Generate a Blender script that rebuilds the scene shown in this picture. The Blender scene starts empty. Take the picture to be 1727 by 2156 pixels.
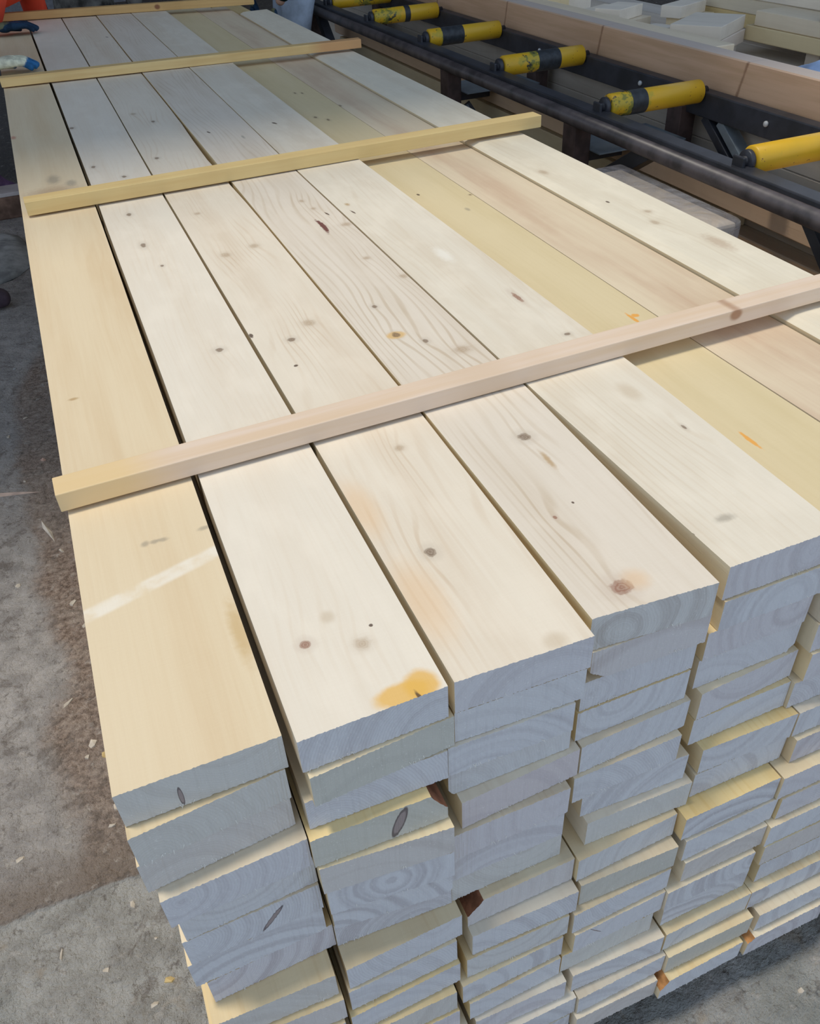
import bpy, bmesh, math, random
from mathutils import Vector, Matrix, Quaternion
PI = math.pi
random.seed(11)
S = bpy.context.scene
COL = bpy.data.collections.new('scene'); S.collection.children.link(COL)

# ------------------------------------------------------------------ camera
cam_d = bpy.data.cameras.new('camera'); cam = bpy.data.objects.new('camera', cam_d); COL.objects.link(cam)
cam_d.sensor_fit = 'HORIZONTAL'; cam_d.sensor_width = 36.0; cam_d.lens = 36.0 * 1770.5 / 1727
cam_d.clip_start = 0.02; cam_d.clip_end = 200
_r = Vector((0.922378, -0.383617, -0.045348)); _u = Vector((0.27247, 0.56289, 0.78033)); _f = Vector((0.273822, 0.732115, -0.623722))
m = Matrix((_r, _u, -_f)).transposed().to_4x4(); m.translation = Vector((0.103739, -0.482034, 0.620926))
cam.matrix_world = m
cam_d.dof.use_dof = False
S.camera = cam

# ------------------------------------------------------------------ light
EXPOSURE = -0.20
SKY_HORIZON = (0.69, 0.83, 1.03); SKY_ZENITH = (0.26, 0.34, 0.48); SKY_STR = 1.35
SUN_STR = 2.45; SUN_COL = (1.0, 0.93, 0.81); SUN_ANG = math.radians(8)
w = bpy.data.worlds.new('sky'); S.world = w; w.use_nodes = True
bg = w.node_tree.nodes['Background']; bg.inputs[1].default_value = SKY_STR
_t = w.node_tree; _c = _t.nodes.new('ShaderNodeTexCoord'); _s = _t.nodes.new('ShaderNodeSeparateXYZ'); _m = _t.nodes.new('ShaderNodeMapRange'); _x = _t.nodes.new('ShaderNodeMix')
_x.data_type = 'RGBA'; _t.links.new(_c.outputs['Generated'], _s.inputs[0]); _t.links.new(_s.outputs[2], _m.inputs[0]); _m.inputs[1].default_value = 0.0; _m.inputs[2].default_value = 0.9
_t.links.new(_m.outputs[0], _x.inputs[0]); _x.inputs[6].default_value = (*SKY_HORIZON, 1); _x.inputs[7].default_value = (*SKY_ZENITH, 1); _t.links.new(_x.outputs[2], bg.inputs[0])
sd = bpy.data.lights.new('sun', 'SUN'); sd.energy = SUN_STR; sd.angle = SUN_ANG; sd.color = SUN_COL
sun = bpy.data.objects.new('sun', sd); COL.objects.link(sun)
sun.rotation_euler = Vector((0.20, -0.095, -1.0)).to_track_quat('-Z', 'Y').to_euler(); sun.location = (-1, 1, 6)
S.view_settings.view_transform = 'Standard'; S.view_settings.look = 'None'
S.view_settings.exposure = EXPOSURE; S.view_settings.gamma = 1.0; S.view_settings.use_curve_mapping = False

# ------------------------------------------------------------------ helpers
def tag(o, label=None, cat=None, group=None, kind=None):
    if label: o['label'] = label
    if cat: o['category'] = cat
    if group: o['group'] = group
    if kind: o['kind'] = kind
    return o
def empty(name, loc, label=None, cat=None, group=None):
    o = bpy.data.objects.new(name, None); COL.objects.link(o); o.location = loc; o.empty_display_size = .05
    return tag(o, label, cat, group)
def obj(name, bm, mats, parent=None, loc=(0, 0, 0), smooth=False):
    me = bpy.data.meshes.new(name); bm.normal_update(); bm.to_mesh(me); bm.free()
    for mm in (mats if isinstance(mats, (list, tuple)) else [mats]): me.materials.append(mm)
    if smooth:
        for p in me.polygons: p.use_smooth = True
    o = bpy.data.objects.new(name, me); COL.objects.link(o); o.location = loc
    if parent: o.parent = parent
    return o
def box(bm, a, b, mat=0, M=None):
    vs = [bm.verts.new((x, y, z)) for x in (a[0], b[0]) for y in (a[1], b[1]) for z in (a[2], b[2])]
    if M is not None:
        for v in vs: v.co = M @ v.co
    for q in ((0,1,3,2),(4,6,7,5),(0,4,5,1),(2,3,7,6),(0,2,6,4),(1,5,7,3)):
        f = bm.faces.new([vs[i] for i in q]); f.material_index = mat
    return vs
def bevel_box(bm, a, b, r=.002, mat=0, M=None, seg=2):
    t = bmesh.new(); box(t, a, b, mat)
    bmesh.ops.bevel(t, geom=list(t.edges), offset=r, segments=seg, profile=.5, affect='EDGES')
    for f in t.faces: f.material_index = mat
    merge(bm, t, M)
def merge(bm, t, M=None):
    mp = {}
    for v in t.verts: mp[v] = bm.verts.new(M @ v.co if M is not None else v.co)
    for f in t.faces:
        try:
            g = bm.faces.new([mp[v] for v in f.verts]); g.material_index = f.material_index; g.smooth = f.smooth
        except ValueError: pass
    t.free()
def tube(bm, p0, p1, r0, r1=None, n=24, mat=0, caps=True, bev=0.0):
    r1 = r0 if r1 is None else r1
    p0, p1 = Vector(p0), Vector(p1); d = (p1 - p0).normalized()
    a = d.orthogonal().normalized(); b = d.cross(a); L = (p1 - p0).length
    prof = [(0, r0), (L, r1)]
    if bev: prof = [(0, r0 - bev), (bev, r0), (L - bev, r1), (L, r1 - bev)]
    rings = []
    for (t, r) in prof:
        rings.append([bm.verts.new(p0 + d * t + (a * math.cos(2*PI*i/n) + b * math.sin(2*PI*i/n)) * r) for i in range(n)])
    for A, B in zip(rings, rings[1:]):
        for i in range(n):
            f = bm.faces.new((A[i], A[(i+1) % n], B[(i+1) % n], B[i])); f.material_index = mat; f.smooth = True
    if caps:
        f = bm.faces.new(list(reversed(rings[0]))); f.material_index = mat
        f = bm.faces.new(rings[-1]); f.material_index = mat

# ------------------------------------------------------------------ materials
class NT:
    def __init__(s, name, rough=.6, spec=.3):
        s.m = bpy.data.materials.new(name); s.m.use_nodes = True
        s.t = s.m.node_tree; s.n = s.t.nodes; s.l = s.t.links
        s.b = s.n['Principled BSDF']; s.b.inputs['Roughness'].default_value = rough
        s.b.inputs['Specular IOR Level'].default_value = spec
    def _in(s, sock, v):
        if v is None: return
        if hasattr(v, 'is_linked') or isinstance(v, bpy.types.NodeSocket): s.l.new(v, sock)
        else:
            try: sock.default_value = v
            except Exception: sock.default_value = (*v, 1)
    def math(s, op, a, b=None, c=None, clamp=False):
        n = s.n.new('ShaderNodeMath'); n.operation = op; n.use_clamp = clamp
        s._in(n.inputs[0], a); s._in(n.inputs[1], b); s._in(n.inputs[2], c); return n.outputs[0]
    def coord(s, kind='Object'):
        return s.n.new('ShaderNodeTexCoord').outputs[kind]
    def sep(s, v):
        n = s.n.new('ShaderNodeSeparateXYZ'); s.l.new(v, n.inputs[0]); return n.outputs
    def comb(s, x, y, z):
        n = s.n.new('ShaderNodeCombineXYZ')
        for i, v in enumerate((x, y, z)): s._in(n.inputs[i], v)
        return n.outputs[0]
    def vmath(s, op, a, b=None):
        n = s.n.new('ShaderNodeVectorMath'); n.operation = op; s._in(n.inputs[0], a)
        if b is not None: s._in(n.inputs[1], b)
        return n.outputs['Value'] if op in ('LENGTH', 'DISTANCE', 'DOT_PRODUCT') else n.outputs[0]
    def noise(s, v, scale=1., detail=4., rough=.55, dist=0.):
        n = s.n.new('ShaderNodeTexNoise'); s.l.new(v, n.inputs['Vector']); n.inputs['Scale'].default_value = scale
        n.inputs['Detail'].default_value = detail; n.inputs['Roughness'].default_value = rough; n.inputs['Distortion'].default_value = dist
        return n.outputs['Fac']
    def mr(s, v, a, b, c=0., d=1., smooth=True):
        n = s.n.new('ShaderNodeMapRange'); n.interpolation_type = 'SMOOTHSTEP' if smooth else 'LINEAR'
        s._in(n.inputs[0], v)
        for i, q in enumerate((a, b, c, d)): s._in(n.inputs[i+1], q)
        return n.outputs[0]
    def mix(s, f, a, b, mode='MIX'):
        n = s.n.new('ShaderNodeMix'); n.data_type = 'RGBA'; n.blend_type = mode
        s._in(n.inputs[0], f)
        s._in(n.inputs[6], a if not isinstance(a, tuple) else (*a[:3], 1)); s._in(n.inputs[7], b if not isinstance(b, tuple) else (*b[:3], 1))
        return n.outputs[2]
    def bump(s, h, strength=.3, dist=.002):
        n = s.n.new('ShaderNodeBump'); s.l.new(h, n.inputs['Height']); n.inputs['Strength'].default_value = strength
        n.inputs['Distance'].default_value = dist; s.l.new(n.outputs[0], s.b.inputs['Normal'])
    def col(s, c): s._in(s.b.inputs['Base Color'], c if not isinstance(c, tuple) else (*c, 1))
    def rnd(s): return s.n.new('ShaderNodeObjectInfo').outputs['Random']

MARKCOL = {'tan': ((.47,.30,.13), .75), 'gray': ((.30,.26,.20), .55), 'ochre': ((.55,.34,.10), .5), 'rust': ((.40,.24,.13), .45),
  'red': ((.5,.12,.08), .6), 'knot': ((.20,.13,.08), .85), 'tknot': ((.42,.29,.17), .6), 'rknot': ((.28,.11,.06), .8),
  'pale': ((.55,.42,.27), .45), 'dot': ((.10,.06,.04), .9), 'yellow': ((.80,.47,.10), .85), 'beige': ((.80,.52,.27), .45),
  'slit': ((.16,.05,.04), .95), 'orange': ((.85,.38,.05), .85), 'white': ((.95,.92,.82), .5)}
def wood(name, light, dark, rings=.25, seed=0., marks=(), streak=.35, random_tint=.0, patches=None, stripe=None, ringscale=70., mottled=.25):
    s = NT(name, .62, .25)
    c = s.coord(); x, y, z = s.sep(c)
    if random_tint:
        rr = s.rnd(); off = s.math('MULTIPLY', rr, 37.)
    else: off = seed
    xo = s.math('ADD', x, off); zo = s.math('ADD', z, seed * .37)
    # growth rings flowing around the knots
    ph = s.noise(s.comb(s.math('MULTIPLY', xo, 7.), s.math('MULTIPLY', y, .9), s.math('MULTIPLY', zo, 7.)), 1., 2., .45)
    ph = s.math('ADD', s.math('MULTIPLY', x, 1.0), s.math('MULTIPLY', ph, .16))
    fieldk = None
    for (kx, ky, t, rx, ry) in marks:
        if 'knot' not in t: continue
        dx = s.math('MULTIPLY', s.math('SUBTRACT', x, kx), 1/.018); dy = s.math('MULTIPLY', s.math('SUBTRACT', y, ky), 1/.05)
        d2 = s.math('ADD', s.math('MULTIPLY', dx, dx), s.math('MULTIPLY', dy, dy))
        g = s.math('DIVIDE', .012, s.math('ADD', d2, 1.))
        ph = s.math('ADD', ph, g)
        fieldk = g if fieldk is None else s.math('ADD', fieldk, g)
    fine = s.noise(s.comb(s.math('MULTIPLY', xo, 190.), s.math('MULTIPLY', y, 5.), s.math('MULTIPLY', zo, 190.)), 1., 3., .6)
    line = s.math('SINE', s.math('MULTIPLY', ph, ringscale * 2 * PI))
    line = s.mr(line, .35, 1., 0., 1.)
    big = s.noise(s.comb(s.math('MULTIPLY', xo, 16.), s.math('MULTIPLY', y, 1.3), s.math('MULTIPLY', zo, 16.)), 1., 3., .5)
    area = s.mr(s.noise(s.comb(s.math('MULTIPLY', xo, 9.), s.math('MULTIPLY', y, 2.), zo), 1.3, 2.), .42, .62)
    k = s.math('MULTIPLY', s.math('MULTIPLY', line, area), rings)
    if fieldk is not None:
        k = s.math('ADD', k, s.math('MULTIPLY', s.math('MULTIPLY', line, s.mr(fieldk, .002, .010)), rings * .9))
    k = s.math('ADD', k, s.math('MULTIPLY', s.mr(big, .35, .75), streak))
    k = s.math('ADD', k, s.math('MULTIPLY', s.math('SUBTRACT', fine, .5), .35), clamp=True)
    colr = s.mix(k, light, dark)
    mot = s.mr(s.noise(s.comb(s.math('MULTIPLY', xo, 22.), s.math('MULTIPLY', y, 9.), zo), 1., 3., .6), .45, .7)
    colr = s.mix(s.math('MULTIPLY', mot, mottled), colr, tuple(min(1, q * 1.07 + .02) for q in light))
    for (pc, sc, lo, hi, amt) in (patches or []):
        pn = s.mr(s.noise(s.comb(s.math('MULTIPLY', s.math('ADD', xo, 3.1), sc * 3), s.math('MULTIPLY', y, sc), zo), 1., 3., .5), lo, hi)
        colr = s.mix(s.math('MULTIPLY', pn, amt), colr, pc)
    if stripe:
        y0, slope, wd, pc, amt = stripe
        dd = s.math('ABSOLUTE', s.math('SUBTRACT', s.math('SUBTRACT', y, y0), s.math('MULTIPLY', x, slope)))
        f = s.math('MULTIPLY', s.mr(dd, wd, wd * .5, 0., 1.), s.mr(s.noise(c, 25., 4.), .25, .6))
        colr = s.mix(s.math('MULTIPLY', f, amt), colr, pc)
    wob = s.math('MULTIPLY', s.math('SUBTRACT', s.noise(c, 120., 3.), .5), 1.1)
    for (kx, ky, t, rx, ry) in marks:
        cc, amt = MARKCOL[t]
        dx = s.math('MULTIPLY', s.math('SUBTRACT', x, kx), 1/rx); dy = s.math('MULTIPLY', s.math('SUBTRACT', y, ky), 1/ry)
        if t == 'slit': dx = s.math('ADD', dx, s.math('MULTIPLY', s.math('MULTIPLY', dy, dy), .55))
        if t == 'dot' and ry > .009: dx = s.math('ADD', dx, s.math('MULTIPLY', dy, .8))
        d = s.math('POWER', s.math('ADD', s.math('MULTIPLY', dx, dx), s.math('MULTIPLY', dy, dy)), .5)
        d = s.math('ADD', d, s.math('MULTIPLY', wob, .3 if t in ('yellow', 'pale', 'beige') else 1.))
        soft = 1.35 if t in ('knot', 'slit', 'dot', 'rknot', 'yellow', 'orange') else 1.9
        f = s.mr(d, soft, .75 if soft < 1.5 else .4, 0., amt)
        if t in ('knot', 'tknot', 'rknot'):
            halo = s.mr(d, 3.2, 1.2, 0., .35); colr = s.mix(halo, colr, tuple(a * .6 + b * .4 for a, b in zip(light, cc)))
            f = s.math('MULTIPLY', f, s.mr(s.math('SINE', s.math('MULTIPLY', d, 14.)), -1, 1, .75, 1.))
        colr = s.mix(f, colr, cc)
    if random_tint:
        h = s.n.new('ShaderNodeHueSaturation'); s.l.new(colr, h.inputs['Color'])
        s.l.new(s.mr(rr, 0, 1, 1 - random_tint, 1 + random_tint * .5, False), h.inputs['Value'])
        s.l.new(s.mr(s.math('FRACT', s.math('MULTIPLY', rr, 7.3)), 0, 1, .75, 1.35, False), h.inputs['Saturation'])
        colr = h.outputs[0]
    s.col(colr)
    saw = s.noise(s.comb(s.math('MULTIPLY', x, 30.), s.math('MULTIPLY', y, 260.), s.math('MULTIPLY', z, 40.)), 1., 2.)
    s.bump(s.math('ADD', s.math('MULTIPLY', fine, .7), s.math('MULTIPLY', saw, .5)), .35, .0012)
    return s.m
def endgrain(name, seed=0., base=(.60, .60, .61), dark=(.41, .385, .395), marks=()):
    s = NT(name, .8, .15)
    c = s.coord(); x, y, z = s.sep(c); rr = s.rnd()
    h1 = s.math('FRACT', s.math('ADD', s.math('MULTIPLY', rr, 13.7), seed)); h2 = s.math('FRACT', s.math('ADD', s.math('MULTIPLY', rr, 29.3), seed * 2.1))
    h3 = s.math('FRACT', s.math('MULTIPLY', rr, 53.9))
    px = s.mr(h1, 0, 1, -.02, .17, False); pz = s.mr(h2, 0, 1, -.14, .04, False)
    wn = s.noise(s.comb(x, z, off := s.math('MULTIPLY', rr, 50.)), 18., 2., .5)
    dx = s.math('SUBTRACT', x, px); dz = s.math('SUBTRACT', z, pz)
    r = s.math('POWER', s.math('ADD', s.math('MULTIPLY', dx, dx), s.math('MULTIPLY', dz, dz)), .5)
    r = s.math('ADD', r, s.math('MULTIPLY', wn, .012))
    l1 = s.mr(s.math('SINE', s.math('MULTIPLY', r, 2 * PI / .0032)), .1, 1.)
    l2 = s.mr(s.noise(s.comb(s.math('MULTIPLY', r, 75.), off, 0.), 1., 2., .5), .42, .66)
    saw = s.noise(s.comb(s.math('MULTIPLY', s.math('ADD', x, s.math('MULTIPLY', z, .5)), 240.), s.math('MULTIPLY', s.math('SUBTRACT', z, s.math('MULTIPLY', x, .35)), 55.), off), 1., 3., .6)
    k = s.math('ADD', s.math('MULTIPLY', l2, s.mr(s.math('FRACT', s.math('MULTIPLY', rr, 71.3)), 0., 1., .22, .62)), s.math('MULTIPLY', s.math('MULTIPLY', l1, s.mr(h3, .35, .8)), .22))
    k = s.math('ADD', k, s.math('MULTIPLY', s.math('SUBTRACT', saw, .5), .45), clamp=True)
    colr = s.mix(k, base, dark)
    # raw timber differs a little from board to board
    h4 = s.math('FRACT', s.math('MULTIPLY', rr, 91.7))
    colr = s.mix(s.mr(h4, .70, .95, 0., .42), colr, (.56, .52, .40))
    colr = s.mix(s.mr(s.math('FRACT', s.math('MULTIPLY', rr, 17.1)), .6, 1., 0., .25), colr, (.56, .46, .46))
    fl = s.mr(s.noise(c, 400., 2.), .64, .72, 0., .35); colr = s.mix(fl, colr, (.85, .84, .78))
    for (kx, kz, rx, rz, tilt) in marks:
        ux = s.math('SUBTRACT', x, kx); uz = s.math('SUBTRACT', z, kz)
        vx = s.math('MULTIPLY', s.math('SUBTRACT', ux, s.math('MULTIPLY', uz, tilt)), 1/rx); vz = s.math('MULTIPLY', uz, 1/rz)
        d = s.math('POWER', s.math('ADD', s.math('MULTIPLY', vx, vx), s.math('MULTIPLY', vz, vz)), .5)
        colr = s.mix(s.mr(d, 1.05, .9, 0., .85), colr, (.10, .07, .07)); colr = s.mix(s.mr(d, .8, .62, 0., .9), colr, (.34, .28, .26))
    s.col(colr); s.bump(s.math('ADD', saw, s.math('MULTIPLY', l1, .25)), .35, .001)
    return s.m
def plain(name, colr, rough=.6, spec=.3, var=.15, scale=30., metal=0., bump=.0):
    s = NT(name, rough, spec); n = s.noise(s.coord(), scale, 4.)
    s.col(s.mix(s.mr(n, .3, .7), tuple(q * (1 - var) for q in colr), tuple(min(1, q * (1 + var)) for q in colr)))
    s.b.inputs['Metallic'].default_value = metal
    if bump: s.bump(n, bump, .004)
    return s.m

# near-end corners of every board in the stack: x left, x right, y left, y right; one line per layer, top first
BOARDS = [
 [(-0.0000,0.1493,-0.0002,0.0005),(0.1595,0.3080,-0.0120,-0.0100),(0.3153,0.4656,-0.0090,-0.0136),(0.4742,0.6216,0.0053,-0.0054),(0.6459,0.7959,0.0077,0.0077),(0.8070,0.9570,0.0040,0.0040),(0.9620,1.1120,-0.0100,-0.0100),(1.1200,1.2700,0.0060,0.0060)],
 [(-0.0008,0.1454,-0.0128,-0.0001),(0.1632,0.3133,-0.0198,-0.0108),(0.3149,0.4619,-0.0085,-0.0135),(0.4785,0.6254,0.0021,-0.0023),(0.6484,0.7984,0.0045,0.0045),(0.8048,0.9548,-0.0007,-0.0007),(0.9598,1.1098,-0.0105,-0.0105),(1.1178,1.2678,-0.0039,-0.0039)],
 [(-0.0039,0.1435,-0.0107,0.0005),(0.1549,0.3043,-0.0108,-0.0136),(0.3053,0.4514,-0.0123,-0.0153),(0.4706,0.6206,0.0030,0.0030),(0.6376,0.7876,0.0060,0.0060),(0.8026,0.9526,-0.0116,-0.0116),(0.9576,1.1076,-0.0125,-0.0125),(1.1156,1.2656,-0.0026,-0.0026)],
 [(0.0040,0.1493,-0.0241,-0.0187),(0.1507,0.2972,-0.0230,-0.0268),(0.3082,0.4582,-0.0040,-0.0040),(0.4684,0.6184,0.0010,0.0010),(0.6354,0.7854,0.0075,0.0075),(0.8004,0.9504,-0.0053,-0.0053),(0.9554,1.1054,-0.0139,-0.0139),(1.1134,1.2634,-0.0059,-0.0059)],
 [(0.0098,0.1516,-0.0156,-0.0095),(0.1533,0.2987,-0.0262,-0.0389),(0.3177,0.4692,-0.0175,-0.0099),(0.4719,0.6239,-0.0095,-0.0044),(0.6411,0.7931,-0.0036,0.0046),(0.8025,0.9524,-0.0097,-0.0097),(0.9534,1.1034,-0.0337,-0.0337),(1.1112,1.2612,-0.0344,-0.0344)],
 [(0.0046,0.1510,-0.0156,-0.0129),(0.1563,0.2983,-0.0245,-0.0385),(0.3038,0.4538,-0.0220,-0.0220),(0.4640,0.6140,-0.0140,-0.0140),(0.6399,0.7897,-0.0032,-0.0032),(0.7907,0.9407,-0.0086,-0.0086),(0.9510,1.1010,-0.0250,-0.0250),(1.1090,1.2590,-0.0340,-0.0340)],
 [(-0.0002,0.1492,-0.0149,-0.0119),(0.1580,0.2984,-0.0173,-0.0313),(0.3016,0.4516,-0.0200,-0.0200),(0.4834,0.6335,-0.0086,-0.0146),(0.6533,0.8000,-0.0175,-0.0213),(0.8024,0.9501,-0.0224,-0.0224),(0.9511,1.1011,-0.0324,-0.0324),(1.1068,1.2568,-0.0472,-0.0472)],
 [(0.0108,0.1563,-0.0151,-0.0098),(0.1573,0.3014,-0.0122,-0.0195),(0.3024,0.4524,-0.0180,-0.0180),(0.4874,0.6407,-0.0205,-0.0248),(0.6498,0.7998,-0.0184,-0.0184),(0.8053,0.9504,-0.0301,-0.0301),(0.9514,1.1014,-0.0384,-0.0384),(1.1046,1.2546,-0.0358,-0.0358)],
 [(0.0022,0.1437,-0.0384,-0.0418),(0.1575,0.3064,-0.0424,-0.0380),(0.3169,0.4673,-0.0321,-0.0312),(0.4698,0.6218,-0.0368,-0.0320),(0.6267,0.7808,-0.0443,-0.0438),(0.7834,0.9334,-0.0479,-0.0479),(0.9444,1.0944,-0.0440,-0.0440),(1.1024,1.2524,-0.0427,-0.0427)],
 [(-0.0049,0.1468,-0.0435,-0.0502),(0.1545,0.2972,-0.0457,-0.0423),(0.3169,0.4666,-0.0459,-0.0493),(0.4732,0.6197,-0.0446,-0.0500),(0.6329,0.7883,-0.0489,-0.0469),(0.7915,0.9413,-0.0508,-0.0508),(0.9423,1.0923,-0.0616,-0.0616),(1.1002,1.2502,-0.0545,-0.0545)],
 [(-0.0115,0.1422,-0.0479,-0.0549),(0.1501,0.2986,-0.0532,-0.0481),(0.3077,0.4555,-0.0492,-0.0516),(0.4616,0.6157,-0.0549,-0.0521),(0.6373,0.7773,-0.0538,-0.0539),(0.7783,0.9283,-0.0593,-0.0593),(0.9400,1.0900,-0.0648,-0.0648),(1.0980,1.2480,-0.0650,-0.0650)],
 [(0.0000,0.1486,-0.0718,-0.0718),(0.1496,0.2880,-0.0593,-0.0595),(0.2976,0.4492,-0.0572,-0.0541),(0.4639,0.6113,-0.0593,-0.0574),(0.6123,0.7631,-0.0612,-0.0609),(0.7802,0.9302,-0.0613,-0.0613),(0.9378,1.0878,-0.0640,-0.0640),(1.0958,1.2458,-0.0583,-0.0583)],
 [(0.0000,0.1469,-0.0799,-0.0799),(0.1479,0.2899,-0.0636,-0.0633),(0.3054,0.4458,-0.0621,-0.0586),(0.4486,0.5986,-0.0578,-0.0578),(0.6156,0.7656,-0.0597,-0.0597),(0.7833,0.9333,-0.0620,-0.0620),(0.9356,1.0856,-0.0674,-0.0674),(1.0936,1.2436,-0.0706,-0.0706)],
 [(0.0000,0.1492,-0.0796,-0.0796),(0.1502,0.3002,-0.0795,-0.0795),(0.3119,0.4512,-0.0680,-0.0720),(0.4630,0.6131,-0.0699,-0.0756),(0.6170,0.7701,-0.0751,-0.0746),(0.7711,0.9211,-0.0748,-0.0748),(0.9334,1.0834,-0.0704,-0.0704),(1.0914,1.2414,-0.0699,-0.0699)],
 [(0.0000,0.1489,-0.0899,-0.0899),(0.1499,0.2999,-0.0746,-0.0746),(0.3116,0.4667,-0.0795,-0.0801),(0.4684,0.6188,-0.0842,-0.0827),(0.6202,0.7741,-0.0878,-0.0894),(0.7844,0.9323,-0.0919,-0.0919),(0.9333,1.0833,-0.0754,-0.0754),(1.0892,1.2392,-0.0760,-0.0760)],
 [(0.0000,0.1486,-0.0972,-0.0972),(0.1495,0.2995,-0.0825,-0.0825),(0.3040,0.4593,-0.0805,-0.0811),(0.4652,0.6051,-0.0914,-0.0929),(0.6073,0.7593,-0.1013,-0.0986),(0.7688,0.9188,-0.1015,-0.1015),(0.9290,1.0790,-0.0968,-0.0968),(1.0870,1.2370,-0.0883,-0.0883)],
]

# knots, stains and pencil marks on the eight top boards, in each board's own metres
MARKS = [
  [(0.031, 0.71, 'tan', 0.006, 0.003), (0.0771, 0.326, 'gray', 0.004, 0.004), (0.0878, 0.325, 'gray', 0.004, 0.003), (0.0971, 0.325, 'gray', 0.005, 0.003), (0.146, 0.325, 'gray', 0.006, 0.003), (0.1451, 0.142, 'ochre', 0.007, 0.035), (0.0829, 1.862, 'gray', 0.012, 0.03), (0.1219, 1.809, 'gray', 0.01, 0.02), (0.0732, 1.756, 'rust', 0.05, 0.035), (0.0059, 2.351, 'red', 0.006, 0.015)],
  [(0.06, 1.289, 'knot', 0.005, 0.011), (0.0771, 1.16, 'knot', 0.003, 0.005), (0.0596, 1.496, 'knot', 0.005, 0.009), (0.1014, 0.762, 'knot', 0.006, 0.006), (0.0116, 2.366, 'knot', 0.006, 0.01), (0.0265, 1.918, 'knot', 0.005, 0.009), (0.088, 1.79, 'knot', 0.005, 0.008), (0.0415, 0.097, 'rknot', 0.005, 0.005), (0.0736, 0.124, 'pale', 0.006, 0.007), (0.0934, 0.074, 'tknot', 0.006, 0.006), (0.1102, 0.094, 'dot', 0.002, 0.002), (0.1064, -0.001, 'yellow', 0.026, 0.013), (0.1269, 0.002, 'yellow', 0.016, 0.017), (0.1199, -0.016, 'dot', 0.002, 0.012)],
  [(0.1072, 1.172, 'tknot', 0.007, 0.009), (0.0448, 1.153, 'tknot', 0.007, 0.009), (0.1028, 0.787, 'tknot', 0.008, 0.009), (0.0594, 0.742, 'knot', 0.006, 0.006), (0.0408, 0.655, 'dot', 0.003, 0.003), (0.1, 0.377, 'tknot', 0.005, 0.005), (0.054, 0.171, 'knot', 0.006, 0.007), (0.0036, 0.787, 'dot', 0.003, 0.008), (0.0113, 0.279, 'beige', 0.016, 0.045), (0.0163, 0.104, 'beige', 0.02, 0.05), (0.1126, -0.003, 'pale', 0.01, 0.009), (0.0452, 2.435, 'tknot', 0.006, 0.01), (0.0854, 2.304, 'knot', 0.005, 0.01), (0.0326, 1.908, 'knot', 0.005, 0.008), (0.0422, 1.423, 'tknot', 0.005, 0.006), (0.1432, 3.946, 'dot', 0.004, 0.012)],
  [(0.1043, 1.203, 'slit', 0.005, 0.04), (0.1099, 1.378, 'tknot', 0.004, 0.007), (0.1184, 1.317, 'tknot', 0.004, 0.006), (0.0552, 0.674, 'yellow', 0.014, 0.012), (0.0559, 0.675, 'knot', 0.006, 0.008), (0.0895, 0.634, 'knot', 0.004, 0.006), (0.0621, 0.789, 'knot', 0.004, 0.006), (0.1247, 0.998, 'tknot', 0.005, 0.006), (0.1292, 0.581, 'tknot', 0.011, 0.009), (0.1543, 0.885, 'tknot', 0.005, 0.007), (0.0975, 0.325, 'knot', 0.007, 0.008), (0.0993, 0.266, 'tan', 0.003, 0.016), (0.0487, 0.162, 'rknot', 0.002, 0.003), (0.0816, 0.177, 'dot', 0.0015, 0.002), (0.0527, 0.032, 'rknot', 0.011, 0.01), (0.0726, 0.036, 'beige', 0.012, 0.012), (0.1346, 1.27, 'dot', 0.002, 0.01), (0.1499, 1.189, 'tknot', 0.008, 0.008), (0.1221, 1.976, 'gray', 0.003, 0.015), (0.0472, 2.08, 'dot', 0.003, 0.01)],
  [(0.0198, 1.301, 'tan', 0.004, 0.008), (0.0147, 1.249, 'dot', 0.002, 0.011), (0.1203, 0.706, 'rknot', 0.004, 0.018), (0.1248, 0.549, 'knot', 0.005, 0.004), (0.1225, 0.251, 'knot', 0.002, 0.005), (0.0482, 0.077, 'gray', 0.01, 0.005), (-0.0026, 0.068, 'dot', 0.002, 0.003), (0.1106, 0.358, 'pale', 0.01, 0.02), (0.0874, 0.939, 'white', 0.01, 0.03), (0.0643, 2.068, 'dot', 0.004, 0.012)],
  [(0.0414, 1.335, 'dot', 0.003, 0.006), (0.0982, 1.191, 'gray', 0.004, 0.008), (0.118, 0.587, 'orange', 0.006, 0.006), (0.1085, 0.58, 'orange', 0.003, 0.02), (0.0, 0.737, 'orange', 0.004, 0.03), (0.0387, 0.21, 'orange', 0.003, 0.022), (0.1442, 1.274, 'knot', 0.003, 0.004), (0.0728, 2.092, 'knot', 0.004, 0.01), (0.0485, 2.141, 'knot', 0.004, 0.01), (0.1057, 2.468, 'knot', 0.003, 0.01), (0.0854, 2.482, 'knot', 0.003, 0.01)],
  [(0.0051, 2.239, 'knot', 0.004, 0.01)],
  [(0.0356, 1.3, 'tknot', 0.007, 0.013), (0.0656, 0.902, 'tknot', 0.006, 0.01), (0.0512, 1.052, 'dot', 0.003, 0.006), (0.0902, 0.962, 'tknot', 0.006, 0.007), (0.1066, 0.756, 'rust', 0.012, 0.035)],
]

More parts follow.
